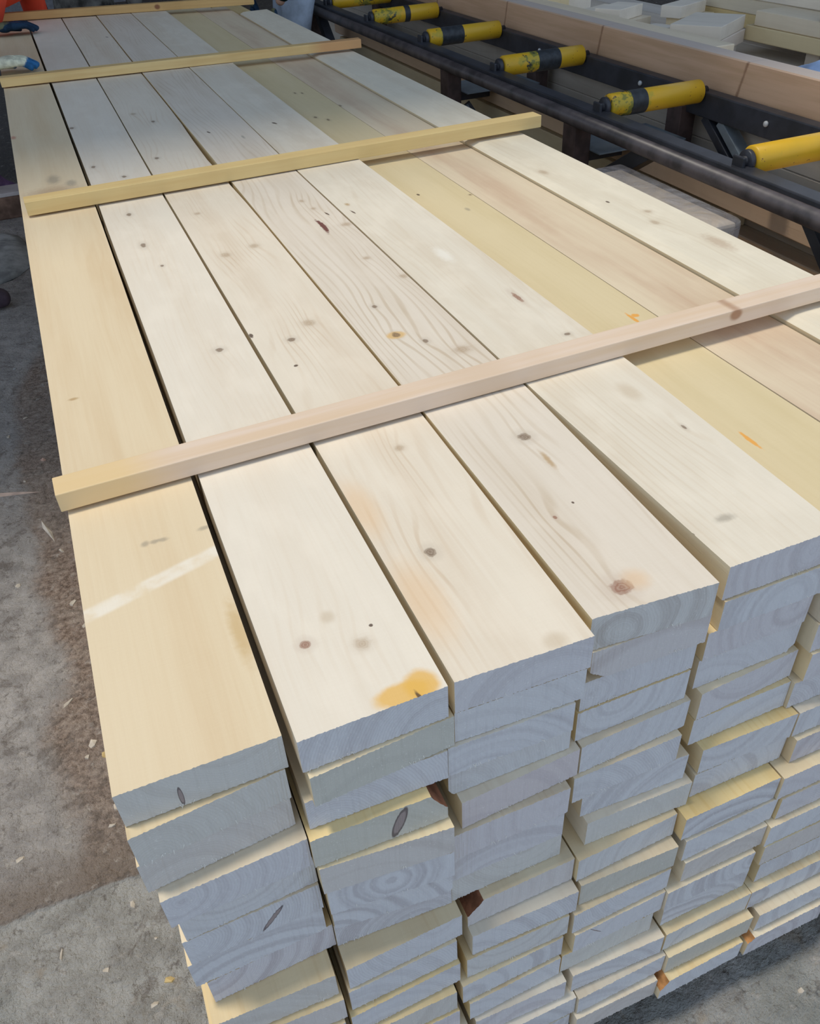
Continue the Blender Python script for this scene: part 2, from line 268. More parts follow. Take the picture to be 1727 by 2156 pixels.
# ------------------------------------------------------------------ ground, added shade roof and wall
G = -.885
def ground_mat():
    s = NT('ground_concrete_and_dirt', .9, .2)
    c = s.coord(); x, y, z = s.sep(c)
    n1 = s.noise(c, 3.5, 6., .6); n2 = s.noise(c, 16., 6., .65); n3 = s.noise(c, 70., 5., .7); n4 = s.noise(c, 1.6, 5., .6, .6)
    slabA = s.mix(s.mr(n2, .35, .68), (.40, .39, .365), (.235, .225, .205))      # near slab, greenish grey
    slabA = s.mix(s.mr(n1, .50, .64, 0., .6), slabA, (.17, .18, .165))
    slabA = s.mix(s.mr(s.noise(c, 9., 4., .6, .3), .58, .68, 0., .55), slabA, (.32, .25, .17))
    conc = s.mix(s.mr(n2, .3, .7), (.40, .37, .345), (.25, .23, .215))
    dirt = s.mix(s.mr(n3, .3, .7), (.35, .275, .225), (.11, .078, .06))
    dirt = s.mix(s.mr(n2, .45, .7, 0., .55), dirt, (.40, .34, .29))
    # loose dirt swept up against the stack, bare concrete further out
    edge = s.math('ADD', s.math('SUBTRACT', x, -.245), s.math('MULTIPLY', s.math('SUBTRACT', n4, .5), .42))
    far = s.mr(y, 2.5, 3.1, 0., .35)
    dm = s.mr(s.math('SUBTRACT', edge, s.math('MULTIPLY', far, .5)), -.03, .03)
    old = s.mix(dm, conc, dirt)
    wave = s.math('ADD', y, s.math('MULTIPLY', s.math('SUBTRACT', s.noise(c, 10., 4.), .5), .035))
    old = s.mix(s.mr(wave, .64, .52, 0., .75), old, (.15, .11, .08))
    colr = s.mix(s.mr(wave, .497, .503), slabA, old)
    white = s.mr(s.noise(c, 130., 3., .6), .68, .74, 0., .55); colr = s.mix(white, colr, (.66, .62, .55))
    colr = s.mix(s.mr(s.noise(c, 1.1, 3.), .35, .65, 0., .3), colr, (.24, .225, .21))
    colr = s.mix(s.mr(y, 4.9, 5.5, 0., .85), colr, (.05, .045, .04))                 # floor colour turns near black further in
    colr = s.mix(s.mr(s.noise(c, 45., 6., .7), .44, .32, 0., .6), colr, (.09, .075, .065))
    colr = s.mix(s.mr(s.noise(c, 13., 7., .7, .5), .46, .36, 0., .55), colr, (.12, .10, .085))
    colr = s.mix(s.mr(s.noise(c, 27., 6., .7), .56, .70, 0., .5), colr, (.46, .42, .38))
    hs = s.n.new('ShaderNodeHueSaturation'); s.l.new(colr, hs.inputs['Color']); hs.inputs['Value'].default_value = 1.42; hs.inputs['Saturation'].default_value = 1.12
    colr = hs.outputs[0]
    s.col(colr)
    h = s.math('ADD', s.math('MULTIPLY', n3, .6), s.math('ADD', n2, s.math('MULTIPLY', s.mr(wave, .49, .51), .6)))
    s.bump(h, 1., .03)
    return s.m
bm = bmesh.new(); box(bm, (-14, -8, G - .2), (16, 22, G)); tag(obj('floor', bm, ground_mat()), kind='structure')
shade_mat = plain('shade_sheet', (.16, .16, .17), .7, .2)  # sheet for the added light blockers
bm = bmesh.new(); box(bm, (-9, 2.42, 7.0), (12, 13, 7.1)); tag(obj('added_shade_roof', bm, shade_mat), kind='structure')  # unseen roof, added to shade the far part of the stack
bm = bmesh.new(); box(bm, (-9, 13, G), (12, 13.1, 7.0)); tag(obj('added_shade_wall', bm, shade_mat), kind='structure')  # unseen wall, added to keep sky light off the far floor

# ------------------------------------------------------------------ timber materials
CREAM = (.79, .685, .53); CREAMD = (.60, .46, .31)
TOPSET = [  # light, dark, rings, streak, patches, stripe, mottled
 dict(light=(.79, .645, .43), dark=(.66, .47, .26), rings=.08, streak=.45, patches=[((.62, .47, .34), .8, .45, .65, .0)], stripe=(.232, .30, .014, (.90, .84, .72), .7), mottled=.1),
 dict(light=(.82, .735, .60), dark=(.70, .56, .40), rings=.10, streak=.25, mottled=.35),
 dict(light=(.81, .715, .57), dark=(.62, .46, .30), rings=.22, streak=.30, mottled=.3),
 dict(light=(.775, .685, .56), dark=(.56, .44, .30), rings=.30, streak=.30, mottled=.25),
 dict(light=(.79, .71, .57), dark=(.60, .46, .30), rings=.16, streak=.30, mottled=.45),
 dict(light=(.74, .61, .37), dark=(.63, .50, .26), rings=.06, streak=.40, mottled=.15),
 dict(light=(.76, .63, .44), dark=(.60, .42, .28), rings=.10, streak=.75, ringscale=40., mottled=.2),
 dict(light=(.80, .72, .56), dark=(.62, .50, .34), rings=.14, streak=.30, mottled=.5),
]
TOPM = [wood('sawn_face_top_%d' % i, seed=3.1 * i, marks=MARKS[i], **TOPSET[i]) for i in range(8)]
SIDE = [wood('sawn_face_side_%d' % i, a, b, rings=.2, seed=i * 5.3, random_tint=.12, streak=.4) for i, (a, b) in enumerate([((.78, .65, .44), (.62, .45, .26)), ((.76, .66, .48), (.58, .43, .27)), ((.78, .65, .42), (.64, .46, .25))])]
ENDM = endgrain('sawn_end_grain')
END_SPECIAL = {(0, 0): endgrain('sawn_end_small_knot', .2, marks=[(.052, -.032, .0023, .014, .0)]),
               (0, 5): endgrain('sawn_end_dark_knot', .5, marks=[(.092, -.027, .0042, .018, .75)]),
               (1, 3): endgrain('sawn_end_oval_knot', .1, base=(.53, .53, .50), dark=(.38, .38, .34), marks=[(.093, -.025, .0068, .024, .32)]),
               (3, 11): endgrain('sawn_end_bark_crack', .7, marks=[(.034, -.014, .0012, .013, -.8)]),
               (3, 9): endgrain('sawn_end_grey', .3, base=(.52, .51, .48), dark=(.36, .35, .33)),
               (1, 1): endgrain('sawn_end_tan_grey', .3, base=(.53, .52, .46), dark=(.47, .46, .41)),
               (4, 14): endgrain('sawn_end_warm_grey', .9, base=(.52, .50, .46), dark=(.42, .40, .38)),  # board whose end grain is a warm grey of its own
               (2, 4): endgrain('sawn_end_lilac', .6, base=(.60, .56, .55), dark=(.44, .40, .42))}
BARK = plain('bark_edge', (.23, .10, .055), .85, .1, .35, 60.)
BARKO = plain('orange_bark_edge', (.50, .24, .09), .8, .1, .35, 50.)
WHITE = plain('wood_fibre', (.85, .82, .74), .8, .1, .05)

def zrow(k): return -(.047 * min(k, 3) + .0502 * max(k - 3, 0))
RAISE = [0, 0, 0, .002, .003, -.016, -.017, -.005]
WANE = {(1, 3): ('R', .018, .030, 3), (2, 8): ('L', .022, .026, 3), (3, 1): ('BL', .020, .014, 2), (4, 15): ('L', .014, .022, 4), (5, 15): ('L', .012, .010, 4),
        (2, 3): ('BL', .006, .010, 2), (1, 6): ('BR', .006, .01, 2), (4, 3): ('BR', .010, .012, 2), (7, 0): ('L', .020, .007, 0)}
# where the joints between the eight top boards run, measured at four distances along the stack
JOINT_Y = [.43, 1.58, 3.0, 4.6]
JOINTS = [None, (.157, .162, .159, .157), (.314, .313, .318, .322), (.476, .473, .477, .485), (.638, .638, .648, .652), (.808, .804, .809, .820), (.955, .960, .967, .980), (1.117, 1.116, 1.121, 1.140), (1.270, 1.272, 1.274, 1.275)]
GAPS = [0, .0045, .0022, .0022, .0018, .0018, .0018, .0018, 0]
def joint_x(k, y, side, front):
    vals = [front] + [v + side * GAPS[k] for v in (JOINTS[k] or (0, 0, 0, 0))]
    ys = [0] + JOINT_Y
    if y >= ys[-1]: return vals[-1]
    for a in range(4):
        if y <= ys[a+1]: return vals[a] + (vals[a+1] - vals[a]) * (y - ys[a]) / (ys[a+1] - ys[a])
def board_mesh(c, r, w, t, y0, y1, L, rnd, x0=0.):
    """one long sawn board, local origin at its near top left corner, near end ragged from the saw"""
    bm = bmesh.new(); n = 90 if c < 6 else 8
    wn = WANE.get((c, r)); jit = .0005
    def prof(top):                                                     # (x, z) points of the end's outline, left to right
        pts = []
        for i in range(n + 1):
            x = w * i / n; z = 0. if top else -t
            if wn:
                k, a, b, _m = wn
                if top and k == 'L' and x < a: z = -b * (1 - x / a) ** .8
                if top and k == 'R' and x > w - a: z = -b * (1 - (w - x) / a) ** .8
                if not top and k == 'BL' and x < a: z = -t + b * (1 - x / a)
                if not top and k == 'BR' and x > w - a: z = -t + b * (1 - (w - x) / a)
            pts.append((x, z))
        return pts
    P, Q = prof(True), prof(False)
    K = 26 if r == 0 else 3
    ys = [0] + [L * ((i / K) ** 1.3) for i in range(1, K + 1)]
    wob = [0] * (K + 1)
    if r == 0:
        a1, a2, p1, p2 = rnd.uniform(.0006, .0016), rnd.uniform(.0003, .001), rnd.uniform(0, 6), rnd.uniform(0, 6)
        wobL = [a1 * math.sin(y * 2.1 + p1) + a2 * math.sin(y * 6 + p2) for y in ys]; wobR = [a1 * math.sin(y * 1.7 + p2) + a2 * math.sin(y * 5 + p1) for y in ys]
        wk = .5 if c < 4 else .15
        wobL = [v * wk + joint_x(c, y, 1, x0) - x0 for v, y in zip(wobL, ys)]; wobR = [v * wk + joint_x(c + 1, y, -1, x0 + w) - x0 - w for v, y in zip(wobR, ys)]
        if c == 2: wobR = [v - .010 * math.exp(-((y - 1.86) / .28) ** 2) for v, y in zip(wobR, ys)]
        wobL = [v - wobL[0] for v in wobL]; wobR = [v - wobR[0] for v in wobR]
    else: wobL = wobR = wob
    top, bot = [], []
    for j, y in enumerate(ys):
        tr, br = [], []
        for i in range(n + 1):
            f = i / n; ye = (y0 + (y1 - y0) * f) if j == 0 else y
            dx = wobL[j] * (1 - f) + wobR[j] * f
            jy = rnd.uniform(-jit, jit) if j == 0 else 0
            jz = rnd.uniform(0, .0009) if j == 0 else 0
            tr.append(bm.verts.new((P[i][0] + dx, ye + jy, P[i][1]))); br.append(bm.verts.new((Q[i][0] + dx, ye + rnd.uniform(-jit, jit) * (j == 0), Q[i][1] + jz)))
        top.append(tr); bot.append(br)
    for j in range(K):
        for i in range(n):
            f = bm.faces.new((top[j][i], top[j][i+1], top[j+1][i+1], top[j+1][i])); f.material_index = 0
            if wn and wn[0] in 'LR':
                x = (P[i][0] + P[i+1][0]) / 2
                if (wn[0] == 'L' and x < wn[1]) or (wn[0] == 'R' and x > w - wn[1]): f.material_index = wn[3]
            f = bm.faces.new((bot[j][i+1], bot[j][i], bot[j+1][i], bot[j+1][i+1])); f.material_index = 2
        f = bm.faces.new((bot[j][0], top[j][0], top[j+1][0], bot[j+1][0])); f.material_index = 2
        f = bm.faces.new((top[j][n], bot[j][n], bot[j+1][n], top[j+1][n])); f.material_index = 2
    for i in range(n):
        f = bm.faces.new((bot[0][i], bot[0][i+1], top[0][i+1], top[0][i])); f.material_index = 1
        f = bm.faces.new((bot[-1][i+1], bot[-1][i], top[-1][i], top[-1][i+1])); f.material_index = 1
    if c < 6:                                                          # torn fibres left by the saw along the lower edge
        cl = rnd.uniform(.02, w - .03)
        for _ in range(rnd.choice([3, 6, 12])):
            x = min(w - .004, max(.004, cl + rnd.gauss(0, .012))) if _ % 3 else rnd.uniform(.004, w - .004)
            f = x / w; y = y0 + (y1 - y0) * f; l = rnd.uniform(.002, .006); a = rnd.uniform(-.7, .7)
            z = -t + rnd.uniform(.002, .006)
            v = [bm.verts.new(q) for q in ((x - .0005, y, z), (x + .0005, y, z), (x + a * l + .0002, y - l * .6, max(-t + .0003, z - l * .5)), (x - .0003, y - .0004, z + .0006))]
            for q in ((0, 1, 2), (1, 3, 2), (3, 0, 2)):
                g = bm.faces.new([v[i] for i in q]); g.material_index = 5
    return bm
ORD = ['top', 'second', 'third', 'fourth', 'fifth', 'sixth', 'seventh', 'eighth', 'ninth', 'tenth', 'eleventh', 'twelfth', 'thirteenth', 'fourteenth', 'fifteenth', 'bottom']
COLN = ['leftmost column', 'second column from left', 'third column from left', 'fourth column from left', 'fifth column from left', 'sixth column from left', 'seventh column from left', 'rightmost column']
TOPLAB = ['yellowish sawn board at the left edge of the stack top, crossed by a white stripe',
 'pale smooth board on the stack top, second from left, yellow stain at its near end',
 'cream knotted board on the stack top, third from left, beige stains on its left edge',
 'board on the stack top with dark ringed knots and a long red-brown slit',
 'pale board on the stack top, fifth from the left, knot on its right edge',
 'yellow-tinted board lying slightly low in the stack top, orange resin marks on it',
 'pinkish streaked board on the stack top, second from the right edge',
 'whitish board at the right edge of the stack top with a torn fibre patch']
def look(c, r):
    if (c, r) == (0, 5): return 'sawn end with slanting dark knot'
    if (c, r) == (1, 3): return 'sawn end with dark oval knot'
    if (c, r) == (1, 1): return 'flat tan-grey sawn end'
    if (c, r) == (3, 9): return 'grey sawn end with a smudge'
    if (c, r) == (3, 11): return 'sawn end with dark crack'
    if (c, r) in WANE: return 'sawn end with rounded bark corner'
    return ['blue-grey sawn end', 'pale ringed sawn end', 'lilac-grey sawn end', 'greyish sawn end'][(c * 3 + r) % 4]
STACK_BOTTOM = zrow(16)
for r in range(16):
    for c in range(8):
        x0, x1, y0, y1 = BOARDS[r][c]
        rnd = random.Random(r * 31 + c); w = x1 - x0
        L = 4.95 + rnd.uniform(-.03, .03) - (.06 * c if r == 0 and c > 3 else 0) - (.25 if (r == 0 and c == 7) else 0)
        zt = zrow(r) + (RAISE[c] if r == 0 else 0); t = zt - zrow(r + 1) - .0003
        ym = min(y0, y1)
        mats = [TOPM[c] if r == 0 else SIDE[(c * 5 + r * 3) % 3], END_SPECIAL.get((c, r), ENDM), SIDE[(c + r) % 3], BARK, BARKO, WHITE]
        o = obj('timber_board', board_mesh(c, r, w, t, y0, y1, L, rnd, x0), mats, None, (x0, 0, zt))
        if r == 0: tag(o, TOPLAB[c], 'board', 'boards in the big stack')
        else:
            where = ('bottom board' if r == 15 else ORD[r] + ' board down')
            tag(o, look(c, r).replace(' with a ', ', ') + ', ' + where + ' in ' + COLN[c], 'board', 'boards in the big stack')
# bearers the stack rests on
for i, y in enumerate((.45, 2.4, 4.3)):
    bm = bmesh.new(); bevel_box(bm, (-.0, y - .05, G), (1.27, y + .05, STACK_BOTTOM), .003)
    tag(obj('bearer', bm, SIDE[1]), 'timber bearer under the ' + ['near end', 'middle', 'far end'][i] + ' of the big board stack', 'timber', 'bearers under the big stack')

# strips laid across the top
def strip(name, a, b, wd, h, mat, label):
    """a square-edged strip from a to b (front lower edge)"""
    a, b = Vector(a), Vector(b); d = (b - a).normalized(); L = (b - a).length
    t = bmesh.new(); bmesh.ops.create_grid(t, x_segments=1, y_segments=1, size=1); t.free()
    bm = bmesh.new(); bevel_box(bm, (0, 0, 0), (L, wd, h), .0012)
    o = obj(name, bm, mat, None, a); o.rotation_euler = (0, -math.asin(d.z), math.atan2(d.y, d.x))
    return tag(o, label, 'wood strip', 'strips laid across the stack')
def stripwood(name, light, dark, seed, marks=()):
    s = NT(name, .6, .25); c = s.coord(); x, y, z = s.sep(c)
    n = s.noise(s.comb(s.math('MULTIPLY', s.math('ADD', x, seed), 3.), s.math('MULTIPLY', y, 60.), s.math('MULTIPLY', z, 60.)), 1., 4.)
    colr = s.mix(s.mr(n, .3, .75), light, dark)
    g = s.noise(s.comb(s.math('ADD', x, seed), 0., 0.), 3., 3.)
    colr = s.mix(s.mr(g, .45, .65, 0., .5), colr, tuple(a * .9 for a in dark))
    for (mx, mz, rr, cc, am) in marks:
        dx = s.math('MULTIPLY', s.math('SUBTRACT', x, mx), 1/rr); dz = s.math('MULTIPLY', s.math('SUBTRACT', z, mz), 1/(rr * .8))
        d = s.math('POWER', s.math('ADD', s.math('MULTIPLY', dx, dx), s.math('MULTIPLY', dz, dz)), .5)
        colr = s.mix(s.mr(d, 1.3, .6, 0., am), colr, cc)
    s.col(colr); s.bump(n, .2, .001); return s.m
ST1 = stripwood('strip_pink', (.80, .64, .50), (.75, .56, .38), 1.3, [(1.02, .018, .012, (.36, .17, .08), .8), (.0, .02, .12, (.80, .58, .28), .8)])
ST2 = stripwood('strip_yellow', (.80, .60, .27), (.74, .52, .22), 4.2)
ST3 = stripwood('strip_yellow_ochre', (.80, .58, .26), (.70, .45, .18), 7.7, [(1.25, .015, .12, (.62, .32, .14), .8)])
ST4 = stripwood('strip_ochre', (.72, .47, .19), (.60, .36, .14), 9.9, [(.92, .018, .014, (.25, .10, .05), .9), (.0, .02, .1, (.40, .25, .16), .7)])
strip('wood_strip', (-.007, .425, .0045), (1.36, .462, .0045), .040, .026, ST1, 'pinkish wood strip nearest the camera across the boards, brown knot at its right end')
strip('wood_strip', (.012, 1.588, .0045), (1.325, 1.612, .0045), .046, .030, ST2, 'yellow wood strip, second from the camera, across the middle of the stack')
strip('wood_strip', (-.004, 3.08, .0045), (1.305, 2.965, .0045), .042, .030, ST3, 'yellow wood strip, third from the camera, with a reddish right end')
strip('wood_strip', (-.10, 4.80, .0045), (1.245, 4.40, .0045), .042, .034, ST4, 'ochre wood strip at the far end of the stack with a dark square knot')

# ------------------------------------------------------------------ roller conveyor on the right
BLACK = plain('dark_steel', (.030, .032, .040), .45, .5, .3, 12., bump=.1)
RUST = plain('rusty_steel', (.075, .048, .042), .6, .4, .35, 20., bump=.2)
PIPE = plain('worn_pipe', (.070, .056, .054), .42, .6, .5, 14., bump=.15)
BLUEST = plain('grey_blue_steel', (.17, .20, .22), .5, .4, .25, 8.)
BOLT = plain('bright_bolt', (.55, .55, .53), .4, .5, .1, 40.)
TAPE = plain('black_tape', (.03, .035, .04), .45, .4, .3, 60.)
def yellow_mat(name, seed, worn):
    s = NT(name, .42, .45); c = s.coord(); x, y, z = s.sep(c)
    xs = s.math('ADD', x, seed)
    n = s.noise(s.comb(s.math('MULTIPLY', xs, 1.), s.math('MULTIPLY', y, 1.), z), 34., 5., .65)
    colr = s.mix(s.mr(s.noise(c, 6., 3.), .3, .7), (.78, .44, .018), (.66, .40, .02))
    bite = s.mr(s.math('ADD', n, s.mr(s.math('ABSOLUTE', s.math('SUBTRACT', x, worn)), .12, .0, -.12, .14)), .60, .64)
    colr = s.mix(bite, colr, (.045, .05, .035))
    green = s.mr(s.math('ADD', s.noise(c, 20., 4.), s.mr(s.math('ABSOLUTE', s.math('SUBTRACT', x, worn)), .15, .0, -.15, .10)), .52, .62, 0., .55)
    colr = s.mix(green, colr, (.36, .34, .035))
    chip = s.mr(s.noise(c, 75., 2.), .70, .73); colr = s.mix(chip, colr, (.13, .03, .02))
    s.col(colr); return s.m
RZ = -.10
cv = empty('roller_conveyor', (1.80, 1.0, RZ), 'dark steel roller conveyor with worn yellow rollers running beside the board stack', 'conveyor')
def cpart(name, bm, mat, smooth=False, parent=None):
    o = obj(name, bm, mat, parent or cv, (0, 0, 0), smooth); o.location = (-1.80, -1.0, -RZ) if parent is None else (0, 0, 0); return o
XA, XB = 1.785, 2.235
bm = bmesh.new()
bevel_box(bm, (XA - .012, -.6, RZ - .055), (XA + .045, 9.0, RZ - .006), .004)
cpart('rail', bm, BLACK)
bm = bmesh.new(); tube(bm, (XA - .022, -.6, RZ - .042), (XA - .022, 9.0, RZ - .042), .024, n=28)
cpart('pipe_rail', bm, PIPE, True)
bm = bmesh.new(); bevel_box(bm, (XB - .03, -.6, RZ - .075), (XB + .02, 9.0, RZ + .004), .004)
cpart('rail', bm, BLACK)
RY = [.36, 1.075, 1.70, 2.36, 3.04, 3.72, 4.38, 5.05, 5.7]
RY = [0.70 + .715 * i - .325 for i in range(10)]
RY = [-.05, .66, 1.365, 2.06, 2.815, 3.55, 4.27, 4.96, 5.67, 6.4]
YM = [yellow_mat('worn_yellow_%d' % i, i * 3.3, wx) for i, wx in enumerate((9., .06, .14, .10, .2))]
for i, y in enumerate(RY):
    if i == 0: continue
    x0, x1 = XA + .050, XB - .035
    o = bpy.data.objects.new('roller', None)
    bm = bmesh.new()
    tube(bm, (0, 0, 0), (x1 - x0, 0, 0), .0370, n=40, bev=.004)
    ro = obj('roller', bm, YM[[0, 0, 0, 1, 2, 3, 1, 4, 2, 1][i]], cv, (x0 - 1.80, y - 1.0, .004), True)
    bpy.data.objects.remove(o)
    bm = bmesh.new(); tube(bm, (-.028, 0, 0), (x1 - x0 + .03, 0, 0), .014, n=16)
    ax = obj('axle', bm, BLACK, ro, (0, 0, 0), True)
    bm = bmesh.new(); tube(bm, (-.020, 0, 0), (-.003, 0, 0), .029, n=24, bev=.003); obj('collar', bm, BLACK, ro, (0, 0, 0), True)
    if i in (3, 4, 5, 6):
        a, l = {3: (.075, .06), 4: (.15, .10), 5: (.06, .11), 6: (.17, .03)}[i]
        bm = bmesh.new(); tube(bm, (a, 0, 0), (a + l, 0, 0), .0379, n=40, caps=False); obj('tape', bm, TAPE, ro, (0, 0, 0), True)
    bm = bmesh.new(); bevel_box(bm, (XA + .006, y - .022, RZ - .01), (XA + .016, y + .022, RZ + .020), .003)
    cpart('bracket', bm, BLACK)
for y in (1.0, 1.72, 2.4, 3.16, 3.9, 4.6):
    bm = bmesh.new(); tube(bm, (XB - .040, y, RZ - .03), (XB - .029, y, RZ - .03), .009, n=12, bev=.003); cpart('bolt', bm, BOLT, True)
for y in (.0, 2.16, 3.20, 5.2):
    for x in (XA, XB - .02):
        bm = bmesh.new(); bevel_box(bm, (x - .03, y - .04, G), (x + .035, y + .04, RZ - .055), .003); cpart('leg', bm, RUST)
for y in (2.16, 3.2):
    bm = bmesh.new(); bevel_box(bm, (XA + .035, y - .02, RZ - .19), (XB - .05, y + .02, RZ - .15), .002); cpart('crossbar', bm, BLACK)
    bm = bmesh.new(); bevel_box(bm, (XA + .035, y - .10, RZ - .15), (XB - .06, y + .14, RZ - .145), .001); cpart('tray', bm, BLUEST)
def brace(p, q, wd, th, mat):
    p, q = Vector(p), Vector(q); d = (q - p); L = d.length; d.normalize()
    M = Matrix.Translation(p) @ d.to_track_quat('Z', 'X').to_matrix().to_4x4()
    bm = bmesh.new(); bevel_box(bm, (-wd/2, -th/2, 0), (wd/2, th/2, L), .002, 0, M); return cpart('brace', bm, mat)
brace((XA + .01, 1.74, RZ - .055), (XA + .01, 2.95, G + .0), .05, .05, BLACK)
brace((XA + .02, 1.02, RZ - .055), (XA + .02, .22, G), .03, .05, BLUEST)
brace((XA + .02, 1.09, RZ - .055), (XA + .02, .29, G), .03, .05, BLACK)
brace((XB - .0, 1.95, RZ - .075), (XB - .0, .95, G), .03, .05, BLUEST)
brace((XB - .0, 2.03, RZ - .075), (XB - .0, 1.03, G), .03, .05, BLACK)
brace((XA + .02, 3.10, RZ - .2), (XB - .05, 2.98, G), .04, .04, BLUEST)
brace((XA + .06, 3.16, RZ - .2), (XB + .0, 3.02, G), .03, .04, BLACK)
brace((XA + .01, 5.1, RZ - .055), (XA + .01, 4.2, G), .05, .05, BLACK)

# ------------------------------------------------------------------ lower timber pack under the conveyor
PACKW = [wood('rough_board_%d' % i, a, b, rings=.2, seed=30 + i * 3.7, random_tint=.18, streak=.5) for i, (a, b) in enumerate([((.88, .57, .31), (.70, .41, .20)), ((.78, .66, .46), (.58, .45, .28)), ((.66, .58, .48), (.48, .40, .31))])]
def lumber(name, a, b, mat, label=None, cat='board', group=None, rot=0., r=.003):
    """one board between two corners, origin at its lower near left corner"""
    a, b = Vector(a), Vector(b); bm = bmesh.new(); bevel_box(bm, (0, 0, 0), tuple(b - a), r, seg=1)
    o = obj(name, bm, mat, None, a); o.rotation_euler.z = rot
    if label: tag(o, label, cat, group)
    return o
rnd = random.Random(5)
NL = 9; PTOP = -.262; STEP = (PTOP - G) / NL
for r in range(NL):
    zt = PTOP - STEP * r; zb = zt - STEP + .016
    for c in range(2):
        x0 = (1.965 + rnd.uniform(-.012, .012)) if c == 0 else 2.070; x1 = 2.066 if c == 0 else 2.165
        yn = .72 + rnd.uniform(-.04, .04) + (.9 if (r == 1 and c == 0) else 0); yf = 5.3 + rnd.uniform(-.1, .1)
        o = lumber('timber_board', (x0, yn, zb), (x1, yf, zt), PACKW[[0, 1, 0, 2, 1, 0, 0, 1, 2][r] if c == 0 else 2])
        tag(o, ('orange-brown' if (c == 0 and r % 3 == 0) else 'weathered') + ' board, ' + ('bottom' if r == NL - 1 else ORD[r]) + ' of the low pile under the conveyor, ' + ['left row', 'right row'][c], 'board', 'boards in the low pile under the conveyor')
    o = lumber('lath', (2.000, .80, zt - STEP), (2.150, 5.2, zt - STEP + .0155), PACKW[2])
    tag(o, 'thin lath in the dark gap under the ' + ('bottom' if r == NL - 1 else ORD[r]) + ' layer of the low pile', 'lath', 'laths between layers of the low pile')
# a short clear-wrapped bundle in front of the pile
def film(name, colr, alpha):
    s = NT(name, .25, .5); n = s.noise(s.coord(), 14., 5., .6, .8)
    s.col(colr); s._in(s.b.inputs['Alpha'], s.mr(n, .3, .7, alpha - .18, alpha + .18)); s.bump(n, .8, .02); return s.m
FILM = film('clear_film', (.45, .44, .46), .42)
wr = empty('wrapped_bundle', (1.56, 1.27, G), 'short timber bundle wrapped in cloudy film beside the conveyor leg', 'wrapped bundle')
bm = bmesh.new(); bevel_box(bm, (0, 0, 0), (.185, .55, .665), .01); obj('timber_core', bm, PACKW[2], wr)
bm = bmesh.new(); bevel_box(bm, (-.008, -.015, 0), (.195, .565, .680), .02, seg=3); obj('film_wrap', bm, FILM, wr, (0, 0, 0), True)

# ------------------------------------------------------------------ timber behind the conveyor
BEAMW = stripwood('beam_orange', (.56, .35, .20), (.46, .27, .15), 2.2, [])
def beam_mat():
    s = NT('beam_orange_side', .65, .25); c = s.coord(); x, y, z = s.sep(c)
    n = s.noise(s.comb(s.math('MULTIPLY', x, 40.), s.math('MULTIPLY', y, 2.), s.math('MULTIPLY', z, 40.)), 1., 4.)
    colr = s.mix(s.mr(n, .3, .7), (.70, .45, .28), (.58, .36, .21))
    for yy in (.78, 1.42, 2.28, 3.1, 3.9):
        d = s.math('ABSOLUTE', s.math('ADD', s.math('SUBTRACT', y, yy), s.math('MULTIPLY', z, .25)))
        colr = s.mix(s.mr(s.math('ADD', d, s.math('MULTIPLY', s.noise(c, 30.), .012)), .016, .006, 0., .7), colr, (.24, .11, .055))
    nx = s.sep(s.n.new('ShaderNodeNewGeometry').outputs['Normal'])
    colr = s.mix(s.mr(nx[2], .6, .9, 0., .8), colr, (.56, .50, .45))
    s.col(colr); return s.m
PT = -.155                                                            # top of the pack behind the conveyor
for i, (x0, x1) in enumerate([(2.29, 2.44), (2.445, 2.60), (2.605, 2.76), (2.765, 2.92), (2.925, 3.08), (3.085, 3.24), (3.245, 3.42)]):
    for k in range(2):
        z1 = PT - k * .12; z0 = PT - (k + 1) * .12 + .001 if k == 0 else G
        o = lumber('timber_beam', (x0, .7 + rnd.uniform(-.03, .03), z0), (x1, 7.0, z1), PACKW[2])
        tag(o, 'squared timber in the pack behind the conveyor, ' + ['upper', 'lower'][k] + ' layer, ' + ORD[i].replace('top', 'first') + ' from the rollers', 'timber', 'timbers of the pack behind the conveyor')
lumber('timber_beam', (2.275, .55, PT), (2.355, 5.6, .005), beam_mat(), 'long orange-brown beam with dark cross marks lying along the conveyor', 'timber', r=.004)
PALE = [wood('pale_board_%d' % i, a, b, rings=.12, seed=60 + i * 3.7, random_tint=.12) for i, (a, b) in enumerate([((.80, .70, .55), (.60, .50, .37)), ((.82, .68, .44), (.62, .48, .28)), ((.72, .62, .52), (.54, .45, .37))])]
lumber('timber_board', (2.375, 2.3, PT), (2.53, 6.2, -.02), PALE[0], 'wide pale board lying on edge just behind the orange beam', 'board')
lumber('timber_board', (2.54, 3.75, PT), (2.70, 6.4, .02), PALE[1], 'pale board behind the wide one, slightly higher than it', 'board')
lumber('timber_board', (2.71, 3.8, PT), (2.86, 6.6, .06), PALE[0], 'pale board at the top frame edge, third behind the orange beam', 'board')

